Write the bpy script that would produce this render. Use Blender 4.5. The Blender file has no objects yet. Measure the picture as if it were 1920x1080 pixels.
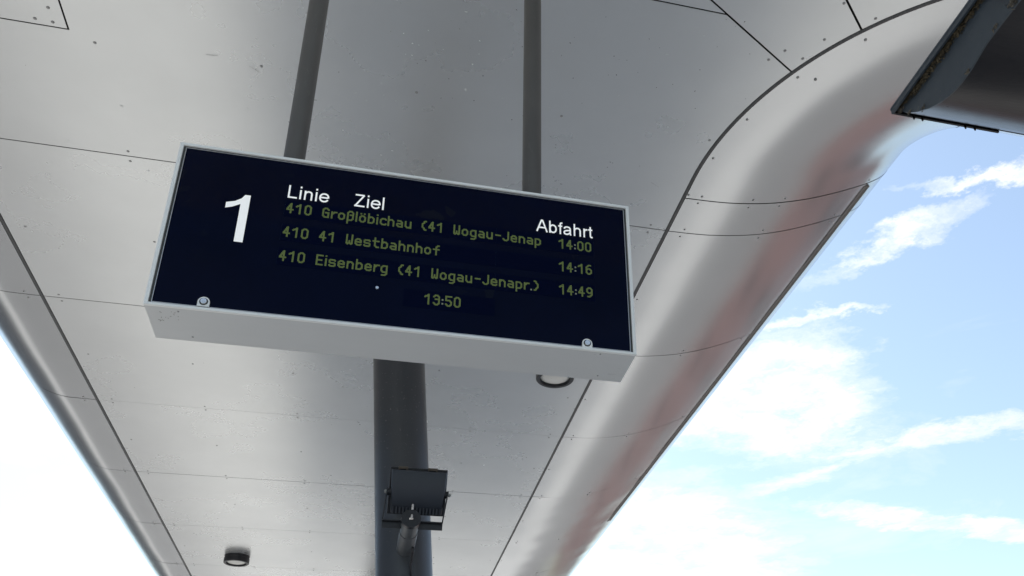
import bpy, bmesh, math, random
from mathutils import Vector, Matrix, noise
random.seed(7)
S = bpy.context.scene
COL = S.collection
R = math.radians
Z0 = 1.6                      # eye height: measurements below are taken from here

# ------------------------------------------------------------------ camera
cam_d = bpy.data.cameras.new('camera'); cam = bpy.data.objects.new('camera', cam_d); COL.objects.link(cam)
right = Vector((0.96952505, -0.24344567, -0.02748437))
up = Vector((-0.08389765, -0.43531976, 0.89635813))
fwd = Vector((0.23017899, 0.86673578, 0.44247793))
cam.matrix_world = Matrix(((right.x, up.x, -fwd.x, 0), (right.y, up.y, -fwd.y, 0), (right.z, up.z, -fwd.z, Z0), (0, 0, 0, 1)))
cam_d.sensor_width = 36; cam_d.lens = 1671.6 / 1920 * 36
cam_d.shift_x = -155.27 / 1920; cam_d.shift_y = 241.0 / 1920
cam_d.clip_start = 0.05; cam_d.clip_end = 2000
S.camera = cam

# ------------------------------------------------------------------ light and sky
SUN_EL, SUN_AZ = 46.0, -12.0          # azimuth from +y, negative to the left
sd = Vector((math.sin(R(SUN_AZ)) * math.cos(R(SUN_EL)), math.cos(R(SUN_AZ)) * math.cos(R(SUN_EL)), math.sin(R(SUN_EL))))
sl = bpy.data.lights.new('sun', 'SUN'); sl.energy = 3.5; sl.angle = R(0.5); sl.color = (1, .955, .88)
so = bpy.data.objects.new('sun', sl); COL.objects.link(so)
so.rotation_euler = (-sd).to_track_quat('-Z', 'Y').to_euler(); so.location = (0, 0, 30)
S.view_settings.view_transform = 'Standard'; S.view_settings.look = 'None'
S.view_settings.gamma = 1; S.view_settings.use_curve_mapping = False
S.view_settings.exposure = 1.4

W = bpy.data.worlds.new('World'); S.world = W; W.use_nodes = True
nt = W.node_tree; nt.nodes.clear()
def N(t, **kw):
    n = nt.nodes.new(t)
    for k, v in kw.items(): setattr(n, k, v)
    return n
def L(a, b): nt.links.new(a, b)
def M(op, a, b=None, c=None, clamp=False):
    n = N('ShaderNodeMath', operation=op); n.use_clamp = clamp
    for i, v in enumerate((a, b, c)):
        if v is None: continue
        if isinstance(v, (int, float)): n.inputs[i].default_value = v
        else: L(v, n.inputs[i])
    return n.outputs[0]
sky = N('ShaderNodeTexSky', sky_type='NISHITA', sun_disc=False)
sky.sun_elevation = R(SUN_EL); sky.sun_rotation = R(SUN_AZ)
sky.air_density = 1.0; sky.dust_density = .5; sky.ozone_density = .9; sky.altitude = 150
tc = N('ShaderNodeTexCoord'); sep = N('ShaderNodeSeparateXYZ'); L(tc.outputs['Generated'], sep.inputs[0])
zc = M('MAXIMUM', sep.outputs[2], 0.06)
u = M('DIVIDE', sep.outputs[0], zc); v = M('DIVIDE', sep.outputs[1], zc)
cmb = N('ShaderNodeCombineXYZ'); L(u, cmb.inputs[0]); L(v, cmb.inputs[1])
# warp for wispy edges
def noise_n(vec, scale, detail, rough, dist=0.0, w=None):
    n = N('ShaderNodeTexNoise'); n.inputs['Scale'].default_value = scale; n.inputs['Detail'].default_value = detail
    n.inputs['Roughness'].default_value = rough; n.inputs['Distortion'].default_value = dist
    L(vec, n.inputs['Vector']); return n
wn = noise_n(cmb.outputs[0], 2.6, 7, .62)
wsub = N('ShaderNodeVectorMath', operation='SUBTRACT'); L(wn.outputs['Color'], wsub.inputs[0]); wsub.inputs[1].default_value = (.5, .5, .5)
wsc = N('ShaderNodeVectorMath', operation='SCALE'); L(wsub.outputs[0], wsc.inputs[0]); wsc.inputs['Scale'].default_value = .42
wad0 = N('ShaderNodeVectorMath', operation='ADD'); L(cmb.outputs[0], wad0.inputs[0]); L(wsc.outputs[0], wad0.inputs[1])
wn2 = noise_n(cmb.outputs[0], 13, 8, .7); ws2 = N('ShaderNodeVectorMath', operation='SUBTRACT'); L(wn2.outputs['Color'], ws2.inputs[0]); ws2.inputs[1].default_value = (.5, .5, .5)
ws3 = N('ShaderNodeVectorMath', operation='SCALE'); L(ws2.outputs[0], ws3.inputs[0]); ws3.inputs['Scale'].default_value = .13
wad = N('ShaderNodeVectorMath', operation='ADD'); L(wad0.outputs[0], wad.inputs[0]); L(ws3.outputs[0], wad.inputs[1])
CLOUDS = [  # centre u, v, direction (deg), half length, half width, strength
    (.850, 1.17, -60, .19, .042, 1.1), (.93, .93, -32, .15, .032, 1.0), (1.12, .80, -28, .14, .028, .8),
    (.80, 1.80, 22, .50, .27, 1.9), (.95, 2.95, 38, .85, .50, 1.5), (1.95, 2.53, 9, .66, .085, 1.5), (1.42, 1.93, -33, .50, .075, 1.0),
    (.80, 1.47, -42, .16, .03, 1.0), (1.25, 2.2, -60, .45, .08, .7), (2.6, 3.3, 15, .6, .12, .8), (2.3, 1.55, -20, .5, .08, .7),
    (-1.15, 1.5, 75, .9, .65, 1.5), (-2.6, 4.9, 20, 1.1, .4, .8), (2.0, .3, -20, .9, .16, .9), (1.2, -1.1, 35, 1.0, .22, 1.0), (-1.2, -1.2, -30, 1.1, .3, 1.0), (-2.6, .4, 10, 1.0, .25, 1.0)]
acc = None
for (cu, cv, a, hl, hw, st) in CLOUDS:
    mp = N('ShaderNodeMapping', vector_type='TEXTURE')
    mp.inputs['Location'].default_value = (cu, cv, 0); mp.inputs['Rotation'].default_value = (0, 0, R(a)); mp.inputs['Scale'].default_value = (hl, hw, 1)
    L(wad.outputs[0], mp.inputs['Vector'])
    ln = N('ShaderNodeVectorMath', operation='LENGTH'); L(mp.outputs[0], ln.inputs[0])
    e = M('MULTIPLY', M('SUBTRACT', 1.35, ln.outputs['Value'], clamp=False), st, clamp=True)
    acc = e if acc is None else M('MAXIMUM', acc, e)
fine = noise_n(wad.outputs[0], 5.5, 9, .66)
wisp = noise_n(cmb.outputs[0], 1.1, 6, .6, .8)
dens = M('MULTIPLY', acc, M('MULTIPLY_ADD', fine.outputs['Fac'], 2.6, -.55, clamp=False), clamp=True)
thin = M('MULTIPLY', M('MULTIPLY_ADD', wisp.outputs['Fac'], 3.2, -1.35, clamp=True), .60)  # veil over the whole sky, raised for whiter fill on the sign frame
dens = M('MAXIMUM', dens, thin)
# haze towards the horizon
hz = M('MULTIPLY', M('POWER', M('SUBTRACT', 1.0, M('MAXIMUM', sep.outputs[2], 0), clamp=True), 4.0), .26)
# cloud brightness grows towards the sun, as lit haze does
dt = N('ShaderNodeVectorMath', operation='DOT_PRODUCT'); L(tc.outputs['Generated'], dt.inputs[0]); dt.inputs[1].default_value = sd
glow = M('POWER', M('MAXIMUM', dt.outputs['Value'], 0), 5.0)
dens = M('MAXIMUM', dens, M('ADD', hz, .15))
cbr = M('MULTIPLY_ADD', glow, 2.0, 4.9)
ccol = N('ShaderNodeMix', data_type='RGBA', blend_type='MULTIPLY'); ccol.inputs[0].default_value = 1
ccol.inputs[6].default_value = (.97, 1.0, 1.03, 1); L(cbr, ccol.inputs[7])
skt = N('ShaderNodeMix', data_type='RGBA', blend_type='MULTIPLY'); skt.inputs[0].default_value = 1; L(sky.outputs[0], skt.inputs[6]); skt.inputs[7].default_value = (.97, 1.03, .99, 1)
mix = N('ShaderNodeMix', data_type='RGBA'); L(dens, mix.inputs[0]); L(skt.outputs[2], mix.inputs[6]); L(ccol.outputs[2], mix.inputs[7])
bg = N('ShaderNodeBackground'); bg.inputs['Strength'].default_value = .084; L(mix.outputs[2], bg.inputs['Color'])
wo = N('ShaderNodeOutputWorld'); L(bg.outputs[0], wo.inputs['Surface'])

# ------------------------------------------------------------------ materials
def mat(name, base=(.5, .5, .5), rough=.5, metal=0.0, spec=.5, emit=None, es=0.0, var=0.0, vscale=8.0, bump=0.0, bscale=40.0,
        stretch=(1, 1, 1), rvar=0.0, specks=0.0, speck_scale=60.0, speck_col=(.05, .045, .04), ior=1.5, coat=0.0, streak=0.0):
    m = bpy.data.materials.new(name); m.use_nodes = True; t = m.node_tree; b = t.nodes['Principled BSDF']
    b.inputs['Base Color'].default_value = (*base, 1); b.inputs['Roughness'].default_value = rough
    b.inputs['Metallic'].default_value = metal; b.inputs['Specular IOR Level'].default_value = spec; b.inputs['IOR'].default_value = ior
    b.inputs['Coat Weight'].default_value = coat
    if emit: b.inputs['Emission Color'].default_value = (*emit, 1); b.inputs['Emission Strength'].default_value = es
    c = t.nodes.new('ShaderNodeTexCoord'); oi = t.nodes.new('ShaderNodeObjectInfo')
    mp = t.nodes.new('ShaderNodeMapping'); mp.inputs['Scale'].default_value = stretch; t.links.new(c.outputs['Object'], mp.inputs[0])
    def nz(s, d=5, r=.6):
        n = t.nodes.new('ShaderNodeTexNoise'); n.inputs['Scale'].default_value = s; n.inputs['Detail'].default_value = d
        n.inputs['Roughness'].default_value = r; t.links.new(mp.outputs[0], n.inputs['Vector']); return n.outputs['Fac']
    def ma(op, a, bb, cc=None, cl=False):
        n = t.nodes.new('ShaderNodeMath'); n.operation = op; n.use_clamp = cl
        for i, x in enumerate((a, bb, cc)):
            if x is None: continue
            if isinstance(x, (int, float)): n.inputs[i].default_value = x
            else: t.links.new(x, n.inputs[i])
        return n.outputs[0]
    col = None
    if var or specks or streak:
        f = ma('MULTIPLY_ADD', nz(vscale), var * 2, 1 - var)
        f = ma('MULTIPLY', f, ma('MULTIPLY_ADD', oi.outputs['Random'], var * .5, 1 - var * .25))
        mx = t.nodes.new('ShaderNodeMix'); mx.data_type = 'RGBA'; mx.blend_type = 'MULTIPLY'; mx.inputs[0].default_value = 1
        mx.inputs[6].default_value = (*base, 1); t.links.new(f, mx.inputs[7]); col = mx.outputs[2]
        if specks:
            k = ma('MULTIPLY', ma('GREATER_THAN', nz(speck_scale, 3, .55), .675), ma('MULTIPLY_ADD', nz(1.7, 2), 3.0, -1.3, True))
            k = ma('MULTIPLY', k, specks)
            m2 = t.nodes.new('ShaderNodeMix'); m2.data_type = 'RGBA'; t.links.new(k, m2.inputs[0]); t.links.new(col, m2.inputs[6])
            m2.inputs[7].default_value = (*speck_col, 1); col = m2.outputs[2]
        t.links.new(col, b.inputs['Base Color'])
    if rvar:
        t.links.new(ma('MULTIPLY_ADD', nz(vscale * .7), rvar * 2, rough - rvar, True), b.inputs['Roughness'])
    if bump:
        bn = t.nodes.new('ShaderNodeBump'); bn.inputs['Strength'].default_value = bump; bn.inputs['Distance'].default_value = .01
        t.links.new(nz(bscale, 4), bn.inputs['Height']); t.links.new(bn.outputs[0], b.inputs['Normal'])
    return m
MT = {}
MT['alu'] = mat('satin_aluminium', (.685, .695, .695), .28, .60, var=.07, vscale=2.2, rvar=.05, bump=.05, bscale=1.6)
MT['alu_edge'] = mat('satin_aluminium_rolled', (.545, .555, .565), .20, .80, var=.06, vscale=2.0, rvar=.03)
MT['lime'] = mat('lime_spot', (.72, .74, .73), .6)
MT['dirt'] = mat('dirt_speck', (.10, .09, .08), .9)
MT['scuff'] = mat('grey_scuff', (.46, .46, .45), .6, .3)
MT['rivet'] = mat('rivet_steel', (.34, .34, .335), .4, .6)
MT['rubber'] = mat('black_rubber', (.10, .10, .10), .45, 0, var=.2, vscale=60)
MT['dark'] = mat('dark_cavity_sheet', (.02, .02, .02), .9)
MT['roof'] = mat('roof_membrane', (.3, .3, .3), .8, var=.2)
MT['rail'] = mat('weathered_zinc_rail', (.22, .21, .20), .5, .5, var=.25, vscale=20)
MT['col'] = mat('anthracite_column_paint', (.040, .044, .053), .40, 0, spec=.6, var=.18, vscale=5, rvar=.06, specks=.7, speck_scale=70, speck_col=(.3, .3, .29), bump=.05, bscale=90)
MT['rod'] = mat('grey_rod_paint', (.105, .098, .090), .5, 0, spec=.5, var=.25, vscale=14, stretch=(1, 1, .25), specks=.6, speck_scale=90, speck_col=(.28, .27, .25))
MT['case'] = mat('offwhite_case_aluminium', (.70, .70, .685), .5, .15, var=.06, vscale=9, stretch=(.4, 1, 1), bump=.05, bscale=60, specks=.4, speck_scale=60)
MT['trim'] = mat('white_trim', (.92, .915, .88), .3, .0, var=.04, vscale=12)
MT['gasket'] = mat('window_gasket', (.05, .05, .045), .5)
MT['bead'] = mat('bright_glazing_bead', (.62, .61, .60), .35, .8)
MT['glass'] = mat('navy_display_glass', (.0013, .0030, .0145), .07, 0, spec=.16, ior=1.25, var=.45, vscale=4, specks=.9, speck_scale=9, speck_col=(.010, .0125, .018))  # lighter mottling painted into the colour for faint mirrored trees
MT['module'] = mat('lcd_module_navy', (.0010, .0032, .0180), .25, 0, spec=.12, ior=1.2)
MT['module_edge'] = mat('lcd_module_joint', (.004, .008, .026), .3, 0, spec=.1, ior=1.2)
MT['lcd'] = mat('olive_lcd_dots', (.10, .135, .045), .7, 0, spec=.1, emit=(.125, .16, .055), es=.14)
MT['lcd_grey'] = mat('grey_lcd_dots', (.16, .18, .15), .7, 0, spec=.1, emit=(.14, .16, .12), es=.22)
MT['white'] = mat('white_vinyl', (.86, .86, .84), .5, emit=(1, 1, .98), es=.14)  # slight emission added to lift the white of the print
MT['chrome'] = mat('chromed_lock', (.7, .7, .7), .25, 1.0)
MT['black'] = mat('black_plastic', (.012, .013, .018), .38, 0, spec=.5, var=.2, vscale=30)
MT['flood'] = mat('dark_navy_powder_coat', (.030, .036, .050), .45, .0, spec=.5, var=.15, vscale=18, specks=.4, speck_scale=120, speck_col=(.15, .14, .12))
MT['galv'] = mat('galvanised_pipe', (.11, .12, .13), .5, .35, var=.3, vscale=25)
MT['clip'] = mat('dull_brown_clip', (.12, .10, .08), .5, .5, var=.3, vscale=60)
MT['diff'] = mat('opal_diffuser', (.75, .74, .70), .4, 0, var=.06, vscale=20, specks=.6, speck_scale=50)
MT['hous_end'] = mat('blue_grey_housing_paint', (.052, .066, .080), .5, 0, spec=.5, var=.25, vscale=22, specks=.9, speck_scale=95, speck_col=(.16, .15, .11), bump=.08, bscale=60)
MT['hous'] = mat('dark_glossy_housing_paint', (.014, .012, .014), .30, 0, spec=.38, var=.3, vscale=16, stretch=(1, 4, 1), rvar=.06, bump=.05, bscale=50)
MT['moss'] = mat('dry_moss', (.13, .105, .065), .95, var=.5, vscale=200, bump=.5, bscale=300)
MT['web'] = mat('cobweb_fluff', (.16, .14, .11), .95, var=.4, vscale=200)
MT['pave'] = mat('concrete_paving', (.40, .40, .39), .85, var=.12, vscale=1.3)
MT['asph'] = mat('asphalt', (.13, .13, .132), .9, var=.2, vscale=3)
MT['grass'] = mat('meadow', (.07, .09, .035), .95, var=.3, vscale=.6)
MT['kerb'] = mat('granite_kerb', (.36, .35, .34), .8, var=.15)
MT['redwall'] = mat('red_brick_wall', (.38, .20, .18), .85, var=.15, vscale=3)
MT['palewall'] = mat('pale_render_wall', (.52, .48, .41), .8, var=.06)
MT['wglass'] = mat('window_glass', (.02, .025, .03), .08, 0, spec=.6)
MT['slate'] = mat('slate_grey_cladding', (.075, .085, .10), .6, 0, var=.1, vscale=2)
MT['tile'] = mat('roof_tile', (.12, .05, .04), .8, var=.3)
MT['bark'] = mat('bark', (.06, .045, .03), .9, var=.3)
MT['leaf'] = mat('leaf', (.045, .075, .022), .75, var=.35, vscale=1.5)

# ------------------------------------------------------------------ helpers
def V(x, y, z): return Vector((x, y, z + Z0))      # z given from eye height
def link(name, me, m, parent=None, smooth=False):
    o = bpy.data.objects.new(name, me); COL.objects.link(o)
    if m: me.materials.append(m)
    if smooth:
        for p in me.polygons: p.use_smooth = True
    if parent: o.parent = parent
    return o
def from_bm(name, bm, m, parent=None, smooth=False, auto=None):
    bmesh.ops.recalc_face_normals(bm, faces=bm.faces)
    me = bpy.data.meshes.new(name); bm.to_mesh(me); bm.free()
    o = link(name, me, m, parent, smooth)
    if auto: me.set_sharp_from_angle(angle=R(auto))
    return o
def pyd(name, vs, fs, m, parent=None, smooth=False):
    me = bpy.data.meshes.new(name); me.from_pydata([tuple(q) for q in vs], [], fs); me.update()
    return link(name, me, m, parent, smooth)
def tag(o, label=None, cat=None, group=None, kind=None):
    if label: o['label'] = label
    if cat: o['category'] = cat
    if group: o['group'] = group
    if kind: o['kind'] = kind
    return o
def thing(name, loc, label, cat, group=None):
    o = bpy.data.objects.new(name, None); COL.objects.link(o); o.location = loc; o.empty_display_size = .1
    tag(o, label, cat, group); return o
def reparent(root):
    # children were modelled in world space: keep them there
    inv = Matrix.Translation(root.location).inverted()
    for o in bpy.data.objects:
        if o.parent == root: o.matrix_parent_inverse = inv
def box(bm, a, b, bevel=0.0, seg=2):
    r = bmesh.ops.create_cube(bm, size=1)
    a = Vector(a); b = Vector(b); c = (a + b) / 2; d = b - a
    for q in r['verts']: q.co = Vector((q.co.x * d.x, q.co.y * d.y, q.co.z * d.z)) + c
    if bevel:
        es = {e for q in r['verts'] for e in q.link_edges}
        bmesh.ops.bevel(bm, geom=list(es), offset=bevel, segments=seg, affect='EDGES', profile=.5)
def cyl(bm, p, q, r0, r1=None, seg=24, cap=True):
    p = Vector(p); q = Vector(q); d = q - p; r1 = r0 if r1 is None else r1
    rr = bmesh.ops.create_cone(bm, cap_ends=cap, segments=seg, radius1=r0, radius2=r1, depth=d.length)
    mt = Matrix.Translation((p + q) / 2) @ d.to_track_quat('Z', 'Y').to_matrix().to_4x4()
    for w in rr['verts']: w.co = mt @ w.co
def tube(bm, pts, rad, seg=8):
    pts = [Vector(p) for p in pts]; rings = []
    for i, p in enumerate(pts):
        t = (pts[min(i + 1, len(pts) - 1)] - pts[max(i - 1, 0)]).normalized()
        a = t.cross(Vector((0, 0, 1)));
        if a.length < 1e-3: a = t.cross(Vector((1, 0, 0)))
        a.normalize(); b = a.cross(t); r = rad(i) if callable(rad) else rad
        rings.append([bm.verts.new(p + (a * math.cos(k / seg * math.tau) + b * math.sin(k / seg * math.tau)) * r) for k in range(seg)])
    for i in range(len(rings) - 1):
        for k in range(seg): bm.faces.new((rings[i][k], rings[i][(k + 1) % seg], rings[i + 1][(k + 1) % seg], rings[i + 1][k]))
    bm.faces.new(rings[0]); bm.faces.new(rings[-1][::-1])
def lathe(bm, prof, c, seg=32, axis='Z'):
    rings = []
    for (r, h) in prof:
        rings.append([bm.verts.new(Vector(c) + Vector((r * math.cos(k / seg * math.tau), r * math.sin(k / seg * math.tau), h))) for k in range(seg)])
    for i in range(len(rings) - 1):
        for k in range(seg): bm.faces.new((rings[i][k], rings[i][(k + 1) % seg], rings[i + 1][(k + 1) % seg], rings[i + 1][k]))

# ------------------------------------------------------------------ canopy
H = 3.2                                    # soffit above eye height
XL, XR = -2.105, 1.485                     # long seams
CX, CY, CR = 3.085, 3.42, 1.6              # centre and radius of the curved seam
canopy = thing('bus_stop_canopy', (0, 5, Z0 + H), 'wide metal canopy of riveted satin panels with rolled edges over the stop', 'canopy')

def arc(r, a0, a1, n):
    return [(CX + r * math.cos(R(a0 + (a1 - a0) * i / n)), CY + r * math.sin(R(a0 + (a1 - a0) * i / n))) for i in range(n + 1)]
def inset_poly(pts, gaps):
    n = len(pts); area = sum(pts[i][0] * pts[(i + 1) % n][1] - pts[(i + 1) % n][0] * pts[i][1] for i in range(n))
    sgn = 1 if area > 0 else -1; out = []
    lines = []
    for i in range(n):
        p = Vector(pts[i]); q = Vector(pts[(i + 1) % n]); d = (q - p).normalized(); nn = Vector((-d.y, d.x)) * sgn
        lines.append((p + nn * gaps[i], d))
    for i in range(n):
        p, d = lines[i - 1]; q, e = lines[i]; den = d.x * e.y - d.y * e.x
        if abs(den) < 1e-4: out.append(q.copy()); continue
        s = ((q.x - p.x) * e.y - (q.y - p.y) * e.x) / den; out.append(p + d * s)
    return out
LG, TG = .011, .0030                       # half widths of the long and the cross joints
def sheet(pts, gaps, name='soffit_panel', label=None):
    q = inset_poly(pts, gaps)
    bm = bmesh.new(); dz = random.uniform(-.0006, .0006)
    lo = [bm.verts.new(V(p.x, p.y, H + dz)) for p in q]
    f = bm.faces.new(lo); r = bmesh.ops.extrude_face_region(bm, geom=[f])
    for g in r['geom']:
        if isinstance(g, bmesh.types.BMVert): g.co.z += .0015
    o = from_bm(name, bm, MT['alu'], canopy)
    if label: o['label'] = label
    return o
YS = [3.86 + 1.42 * k for k in range(17)]  # cross joints, run on out of view to shade the ground ahead
TGS = [.0026, .0028, .0016, .0022, .0024, .0014, .002, .002, .002, .002, .002, .002, .002, .002, .002, .002, .002]   # some joints are closed up more than others
for i in range(len(YS) - 1):
    y0, y1 = YS[i], YS[i + 1]
    sheet([(XL, y0), (XR, y0), (XR, y1), (XL, y1)], [TGS[i], LG, TGS[i + 1], LG])
A1 = math.degrees(math.atan2(2.640 - CY, 1.690 - CX)); A1 += 360
A2 = math.degrees(math.atan2(2.36 - CY, 1.890 - CX)); A2 += 360
c1 = (CX + 2.07 * math.cos(R(A1)), CY + 2.07 * math.sin(R(A1)))
ac = arc(CR, 180, A1, 14)                  # from the straight seam round to the first radial joint
big = [(XL, 3.10), (-1.43, 3.10), (-1.43, c1[1]), c1] + ac[::-1] + [(XR, 3.86), (XL, 3.86)]
sheet(big, [TG, TG * 1.6, TG, TG * 1.2] + [LG] * (len(ac) - 1) + [LG, TG, LG])
sheet([(XL, c1[1]), (-1.43, c1[1]), (-1.43, 3.10), (XL, 3.10)], [TG, TG, TG, LG], label='small separate soffit sheet in the upper left corner')
def rad_pt(a, r): return (CX + r * math.cos(R(a)), CY + r * math.sin(R(a)))
i1, i2 = rad_pt(A1, 2.6), rad_pt(A2, 2.6)
ab = arc(CR, A1, A2, 6)
sheet([i1, i2] + ab[::-1], [TG, TG * 1.6] + [LG] * (len(ab) - 1) + [TG * 1.6])
ad = arc(CR, A2, 270, 14)
sheet([i2, (1.145, .96), (CX, .96)] + ad[::-1], [TG, TG, TG] + [LG] * (len(ad) - 1) + [TG * 1.6])
sheet([(XL, .96), (1.145, .96), i2, i1, c1, (XL, c1[1])], [TG, TG, TG, TG, TG, LG])
for k in range(1):
    y1 = .96 - 1.42 * k; sheet([(XL, y1 - 1.56), (3.085, y1 - 1.56), (3.085, y1), (XL, y1)], [TG, TG, TG, LG])
    sheet([(3.085, y1 - 1.56), (7.6, y1 - 1.56), (7.6, y1), (3.085, y1)], [TG] * 4)
sheet([(3.085, .96), (7.6, .96), (7.6, 1.82), (3.085, 1.82)], [TG, TG, LG, TG])

# rolled edges -------------------------------------------------------
def catmull(ps, n):
    out = []; P = [ps[0]] + ps + [ps[-1]]
    for i in range(1, len(P) - 2):
        for k in range(n):
            t = k / n; a, b, c, d = (Vector(P[j]) for j in (i - 1, i, i + 1, i + 2))
            out.append(.5 * ((2 * b) + (-a + c) * t + (2 * a - 5 * b + 4 * c - d) * t * t + (-a + 3 * b - 3 * c + d) * t ** 3))
    out.append(Vector(ps[-1])); return out
PR = catmull([(0, 0), (.25, .010), (.5, .050), (.72, .114), (.92, .195), (1.06, .262), (1.18, .325), (1.285, .398), (1.355, .49), (1.395, .60), (1.405, .72), (1.37, .86), (1.27, .97), (1.05, 1.05)], 4)
PLf = [Vector((0, 0)), Vector((.06, 0)), Vector((.12, .001))] + [Vector((.145 + .52 * math.sin(R(a)), .52 - .52 * math.cos(R(a)))) for a in range(6, 166, 5)]
def edge_panel(path, prof, name='edge_panel', gap=TG, g_in=LG, seed=0, amp=.0016, rail=False):
    """path: list of (x, y, nx, ny); the profile runs outward along the normal and upward"""
    # trim the ends of the path by the joint width
    path = [list(p) for p in path]
    a, b = Vector(path[0][:2]), Vector(path[1][:2]); d = (b - a).normalized() * gap; path[0][0] += d.x; path[0][1] += d.y
    a, b = Vector(path[-1][:2]), Vector(path[-2][:2]); d = (b - a).normalized() * gap; path[-1][0] += d.x; path[-1][1] += d.y
    vs = []; n = len(prof); dz = random.uniform(-.0008, .0008)
    total = max(len(path) - 1, 1)
    for i, (x, y, nx, ny) in enumerate(path):
        e = min(i, total - i) / total
        for j, q in enumerate(prof):
            t = q.x if j else g_in
            w = noise.noise(Vector((x * 1.3 + seed, y * 1.6, t * 1.8))) * amp * (1 if j > 2 else .3)
            w += noise.noise(Vector((x * 5 + seed, y * 3.4, t * 4))) * amp * .28 * (1 if j > 2 else .2)
            vs.append(V(x + nx * t, y + ny * t, H + q.y + dz - w))
    m = len(path); fs = []
    for i in range(m - 1):
        for j in range(n - 1): fs.append((i * n + j, (i + 1) * n + j, (i + 1) * n + j + 1, i * n + j + 1))
    o = pyd(name, vs, fs, MT['alu_edge'], canopy, True)
    return o
def straight(x, y0, y1, nx, n=14): return [(x, y0 + (y1 - y0) * i / n, nx, 0) for i in range(n + 1)]
cutsR = [3.57, 3.86] + YS[1:]
for i in range(len(cutsR) - 1): edge_panel(straight(XR, cutsR[i], cutsR[i + 1], 1, 4 if i == 0 else 16), PR, seed=i * 3.1, amp=.002 if i < 4 else .008)
cutsL = [-.60, .96, 2.40] + YS
for i in range(len(cutsL) - 1): edge_panel(straight(XL, cutsL[i], cutsL[i + 1], -1, 16), PLf, seed=40 + i * 2.3, amp=.003)
path = [(XR, 3.57 - .03 * i, 1, 0) for i in range(5)]
path += [(x, y, (CX - x) / CR, (CY - y) / CR) for (x, y) in arc(CR, 181, 248, 46)]
edge_panel(path, PR, seed=77, amp=.0015)
path = [(x, y, (CX - x) / CR, (CY - y) / CR) for (x, y) in arc(CR, 248, 270, 16)] + [(CX + .4 * i, 1.82, 0, 1) for i in range(1, 12)]
edge_panel(path, PR, seed=90, amp=.0015)

# the dark sheet seen through the joints, and the roof
yE = YS[-1]
pl = [(-2.9 + .55, -.60)] + [(-2.35, yE)] + [(XR + .3, yE), (XR + .3, 3.4)] + [(CX + 1.3 * math.cos(R(a)), CY + 1.3 * math.sin(R(a))) for a in range(185, 271, 5)] + [(7.6, 2.12), (7.6, -.60)]
def flat_poly(name, pts, z, m, parent):
    return pyd(name, [V(p[0], p[1], z) for p in pts], [tuple(range(len(pts)))], m, parent)
def strip_sheet(name, x0, x1, y0, y1, z, m):
    bm = bmesh.new(); box(bm, V(x0, y0, z), V(x1, y1, z + .01)); return from_bm(name, bm, m, canopy)
# backing follows the flat soffit only (joints read dark)
backing = bmesh.new()
pts = [(XL - .05, -.60), (7.6, -.60), (7.6, 1.90)] + [(CX + (CR - .06) * math.cos(R(a)), CY + (CR - .06) * math.sin(R(a))) for a in range(270, 179, -5)] + [(XR + .06, yE), (XL - .05, yE)]
vv = [backing.verts.new(V(p[0], p[1], H + .022)) for p in pts]; backing.faces.new(vv)
from_bm('backing_sheet', backing, MT['dark'], canopy)
def inner_liner(path, prof):
    n = len(prof); vs = []
    for (x, y, nx, ny) in path:
        for j, q in enumerate(prof):
            # shift inwards (up and back) by 15 mm
            a = prof[max(j - 1, 0)]; b = prof[min(j + 1, n - 1)]; t = (b - a).normalized(); nn = Vector((-t.y, t.x))
            p = q + nn * .016; vs.append(V(x + nx * p.x, y + ny * p.x, H + p.y))
    fs = [(i * n + j, (i + 1) * n + j, (i + 1) * n + j + 1, i * n + j + 1) for i in range(len(path) - 1) for j in range(n - 1)]
    return pyd('edge_liner', vs, fs, MT['dark'], canopy, True)
inner_liner(straight(XR, 3.42, yE, 1, 6), PR[:-4]); inner_liner(straight(XL, -.60, yE, -1, 6), PLf[:-4])
rz = 1.045
roof = [(XL - .3, -.60), (7.6, -.60), (7.6, 2.9)] + [(3.0, 2.9), (XR + 1.1, 3.35), (XR + 1.05, yE), (XL - .3, yE)]
flat_poly('roof_sheet', roof, H + rz, MT['roof'], canopy)
for (xa, xb, ya, yb) in ((XL - .3, XR + 1.05, yE - .01, yE + .01), (XL - .3, 7.6, -.61, -.59), (7.59, 7.61, -.58, 2.9)):
    bm = bmesh.new(); box(bm, V(xa, ya, H), V(xb, yb, H + rz)); from_bm('fascia', bm, MT['alu'], canopy)

# rubber joint profiles: two straight, one ribbed along the curve
def gasket(pts2, ribbed, label=None):
    bm = bmesh.new(); pts = []
    for i in range(len(pts2) - 1):
        a, b = Vector(pts2[i]), Vector(pts2[i + 1]); n = max(1, int((b - a).length / (.0045 if ribbed else .25)))
        for k in range(n): p = a.lerp(b, k / n); pts.append(V(p.x, p.y, H + .0035))
    p = pts2[-1]; pts.append(V(p[0], p[1], H + .0035))
    tube(bm, pts, (lambda i: .0105 if (i // 2) % 2 == 0 else .0078) if ribbed else .0088, 8)
    o = from_bm('rubber_gasket', bm, MT['rubber'], canopy, not ribbed)
    if label: o['label'] = label
gasket([(XL, -.60), (XL, yE)], False)
gasket([(XR, 3.42), (XR, yE)], False)
gasket(arc(CR, 180, 240, 60), True, 'ribbed rubber gasket along the curved joint')
gasket(arc(CR, 240, 270, 20) + [(7.6, 1.82)], False)

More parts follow.
